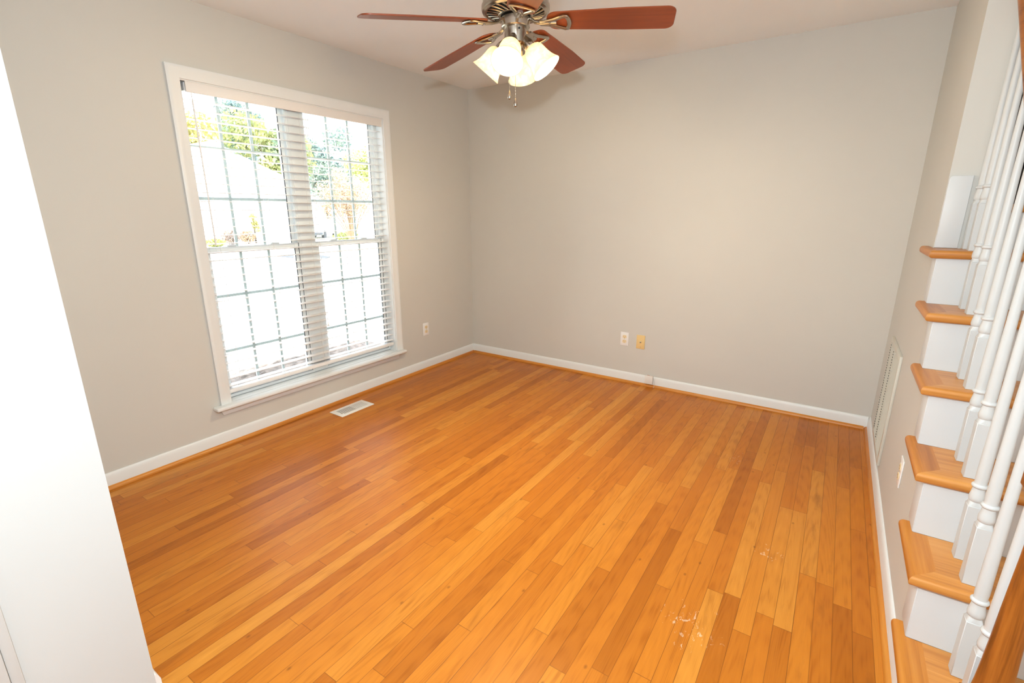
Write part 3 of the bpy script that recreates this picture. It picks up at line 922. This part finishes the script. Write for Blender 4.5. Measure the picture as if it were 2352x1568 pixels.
def leaves(mb, c, rad, n, size, rg, flat=1.0):
    bm = mb.bm
    for _ in range(n):
        while True:
            p = Vector((rg.uniform(-1, 1), rg.uniform(-1, 1), rg.uniform(-1, 1)))
            if 0.25 < p.length < 1: break
        p = Vector((p.x * rad[0], p.y * rad[1], p.z * rad[2])) + Vector(c)
        u = Vector((rg.gauss(0, 1), rg.gauss(0, 1), rg.gauss(0, 1))).normalized()
        v = u.orthogonal().normalized()
        s = size * rg.uniform(0.6, 1.3)
        q = [bm.verts.new(p + u * s), bm.verts.new(p + v * s * 0.55), bm.verts.new(p - u * s), bm.verts.new(p - v * s * 0.55)]
        bm.faces.new(q)
def tree(name, x, y, h, rad, mat, label, n, size, seed, cat='tree', group=None, trunk=0.16, clumps=9):
    rg = random.Random(seed)
    t = thing(name, (x, y, GZ), label, cat, group)
    tk = MB().rod((0, 0, 0), (0, 0, h * 0.75), trunk, trunk * 0.4, 10)
    cr = MB()
    for k in range(clumps):
        a = rg.uniform(0, 2 * math.pi)
        q = rg.uniform(0.0, 0.75)
        cz = h * rg.uniform(0.38, 0.88)
        c = (rad * q * math.cos(a), rad * q * math.sin(a), cz)
        tk.rod((0, 0, cz * 0.7), c, trunk * 0.3, trunk * 0.08, 6)
        leaves(cr, c, (rad * 0.5, rad * 0.5, rad * 0.42), n // clumps, size, rg)
    tk.build('trunk', M['bark'], t)
    cr.build('crown', mat, t, smooth=0)
    return t
G1 = 'trees beyond the white house'
tree('leafy_tree', -44, 15.8, 11.0, 3.6, M['leaf_gold'], 'yellow green tree beyond the house at the left edge of the window', 5200, 0.2, 1, group=G1)
tree('pine_tree', -55, 28.2, 14.5, 2.8, M['leaf_pine'], 'blue green pine rising above the left house roof', 4200, 0.2, 2, group=G1)
tree('leafy_tree', -43, 24.3, 11.6, 4.4, M['leaf_green'], 'broad yellow green tree left of the window mullion behind the house', 7500, 0.2, 3, group=G1)
tree('leafy_tree', -51, 35.4, 12.2, 3.6, M['leaf_pine'], 'dark green tree just right of the window mullion', 5000, 0.2, 4, group=G1)
tree('leafy_tree', -44, 37.5, 9.6, 3.6, M['leaf_lime'], 'pale lime tree near the right end of the window', 4200, 0.18, 5, group=G1)
# crape myrtle: many rising bare stems with thin rust foliage
rg = random.Random(11)
cm = thing('ornamental_tree', (-24, 17.6, GZ), 'rust orange many stemmed tree seen through the right window', 'tree')
stems = MB(); fol = MB()
for k in range(26):
    a = rg.uniform(0, 2 * math.pi)
    rr = rg.uniform(0.4, 2.3)
    hh = rg.uniform(2.8, 4.6) - rr * 0.35
    p = [(0.12 * math.cos(a), 0.12 * math.sin(a), 0), (rr * 0.35 * math.cos(a), rr * 0.35 * math.sin(a), hh * 0.45), (rr * 0.75 * math.cos(a), rr * 0.75 * math.sin(a), hh * 0.8), (rr * math.cos(a), rr * math.sin(a), hh)]
    stems.tube(p, 0.03, 0.03, n=5)
    for j in range(5):
        q = rg.uniform(0.35, 1.0)
        i = min(2, int(q * 3))
        b = Vector(p[i]).lerp(Vector(p[i + 1]), q * 3 - i)
        e = b + Vector((rg.uniform(-0.5, 0.5), rg.uniform(-0.5, 0.5), rg.uniform(0.2, 0.6)))
        stems.rod(b, e, 0.012, 0.005, 5)
    leaves(fol, p[3], (0.6, 0.6, 0.55), 110, 0.07, rg)
    leaves(fol, p[2], (0.6, 0.6, 0.6), 100, 0.07, rg)
stems.build('stems', paint('tan_bark', (0.25, 0.165, 0.10), 0.8, 0.2, 5.0), cm)
fol.build('foliage', M['leaf_rust'], cm, smooth=0)
def shrub(x, y, rad, mat, label, seed, n=900, size=0.06):
    rg = random.Random(seed)
    t = thing('shrub', (x, y, GZ), label, 'shrub', 'shrubs in front of the white house')
    s = MB(); f = MB()
    for k in range(9):
        a = rg.uniform(0, 2 * math.pi)
        s.rod((0, 0, 0), (rad[0] * 0.5 * math.cos(a), rad[1] * 0.5 * math.sin(a), rad[2] * rg.uniform(0.9, 1.5)), 0.02, 0.006, 5)
    leaves(f, (0, 0, rad[2]), rad, n, size, rg)
    s.build('stems', M['bark'], t)
    f.build('foliage', mat, t, smooth=0)
shrub(-28, 11.75, (0.5, 0.55, 0.45), M['leaf_red'], 'russet rounded shrub left of the yellow sapling', 21)
shrub(-28.2, 12.9, (0.5, 0.5, 0.42), M['leaf_rust'], 'tan rounded shrub beside the yellow sapling', 22)
shrub(-27, 10.35, (0.4, 0.6, 0.22), M['leaf_lime'], 'low lime green shrub at the left window edge', 23)
shrub(-26, 18.6, (0.5, 1.1, 0.30), M['leaf_lime'], 'low yellow green shrub right of the parked car', 24, 1200)
tree('sapling', -28.4, 13.5, 1.95, 0.45, M['leaf_gold'], 'small golden yellow sapling in front of the house', 500, 0.06, 31, 'sapling', trunk=0.06, clumps=5)

# white house across the lawn
hs = thing('house', (-33, 13.5, GZ), 'white house with pale roof across the lawn', 'house')
ho = hs.location
MB().box(-38, -32.5, 3.0, 18.6, GZ, 3.0).build('house_wall', M['siding'], hs, ho, smooth=0)
rf = MB()
bm = rf.bm
e = [(-38.5, 2.6, 2.95), (-30.0, 2.6, 2.95), (-30.0, 19.1, 2.95), (-38.5, 19.1, 2.95)]
rr = [(-34.2, 6.0, 5.35), (-34.2, 16.3, 5.35)]
v = [bm.verts.new(p) for p in e + rr]
for f in ((0, 1, 4), (1, 2, 5, 4), (2, 3, 5), (3, 0, 4, 5), (3, 2, 1, 0)): bm.faces.new([v[i] for i in f])
rf.build('roof', M['roof'], hs, ho, smooth=0)
gb = MB().prism([(-29.6, 8.6, 3.0), (-29.6, 16.2, 3.0), (-29.6, 12.4, 5.55)], (-4.5, 0, 0)).box(-34, -29.6, 8.9, 15.8, GZ, 3.0)
gb.build('front_gable', M['siding'], hs, ho, smooth=0)
MB().box(-38, -33.6, 18.6, 22.6, GZ, 1.9).prism([(-33.5, 18.6, 1.9), (-33.5, 23.0, 1.87), (-33.5, 18.6, 3.9)], (-4.5, 0, 0)).build('side_wing', M['siding'], hs, ho, smooth=0)
for ya, za in ((16.3, 1.2), (10.4, 0.9), (13.4, 0.9)):
    xw = -32.5 if ya > 16 else -29.6
    wf = MB().box(xw - 0.02, xw + 0.04, ya, ya + 1.1, za, za + 1.5).build('house_window', M['siding'], hs, ho, smooth=0)
    MB().box(xw + 0.03, xw + 0.05, ya + 0.08, ya + 1.02, za + 0.08, za + 1.42).build('house_pane', M['pane_out'], wf, ho, smooth=0)

# parked car
cr = thing('parked_car', (-30.2, 19.45, GZ), 'white car parked in front of the house', 'car')
cr.rotation_euler.z = R(216.9)
body = [(-2.1, 0.30), (-2.15, 0.62), (-1.95, 0.82), (-1.0, 0.95), (-0.45, 1.40), (0.95, 1.42), (1.65, 0.98), (2.1, 0.92), (2.2, 0.55), (2.12, 0.30)]
MB().prism([(-0.85, -y, z) for y, z in body], (1.7, 0, 0), 0.06, 3).build('car_body', plain('white_car_paint', (0.78, 0.80, 0.82), 0.25), cr)
gls = [(-0.90, 0.96), (-0.42, 1.34), (0.90, 1.35), (1.50, 1.0)]
MB().prism([(-0.865, -y, z) for y, z in gls], (0.02, 0, 0)).build('side_window', M['pane_out'], cr, smooth=0)
MB().box(-0.87, 0.87, 1.75, 2.19, 0.32, 0.52, 0.03).build('bumper', plain('grey_bumper', (0.045, 0.05, 0.06), 0.5), cr)
for yy in (-1.3, 1.3):
    for xx in (-0.86, 0.70):
        wh = MB().lathe([(0.20, 0.0), (0.31, 0.0), (0.33, 0.03), (0.33, 0.15), (0.31, 0.18), (0.20, 0.18)], Matrix.Translation((xx, yy, 0.33)) @ Matrix.Rotation(R(90), 4, 'Y'), 28).build('wheel', plain('tyre', (0.03, 0.03, 0.035), 0.7), cr)
        MB().lathe([(0.0, 0.008), (0.05, 0.005), (0.205, 0.012), (0.205, 0.168), (0.05, 0.175), (0.0, 0.172)], Matrix.Translation((xx, yy, 0.33)) @ Matrix.Rotation(R(90), 4, 'Y'), 20).build('wheel_rim', plain('rim', (0.6, 0.6, 0.62), 0.3, 0.6), wh)
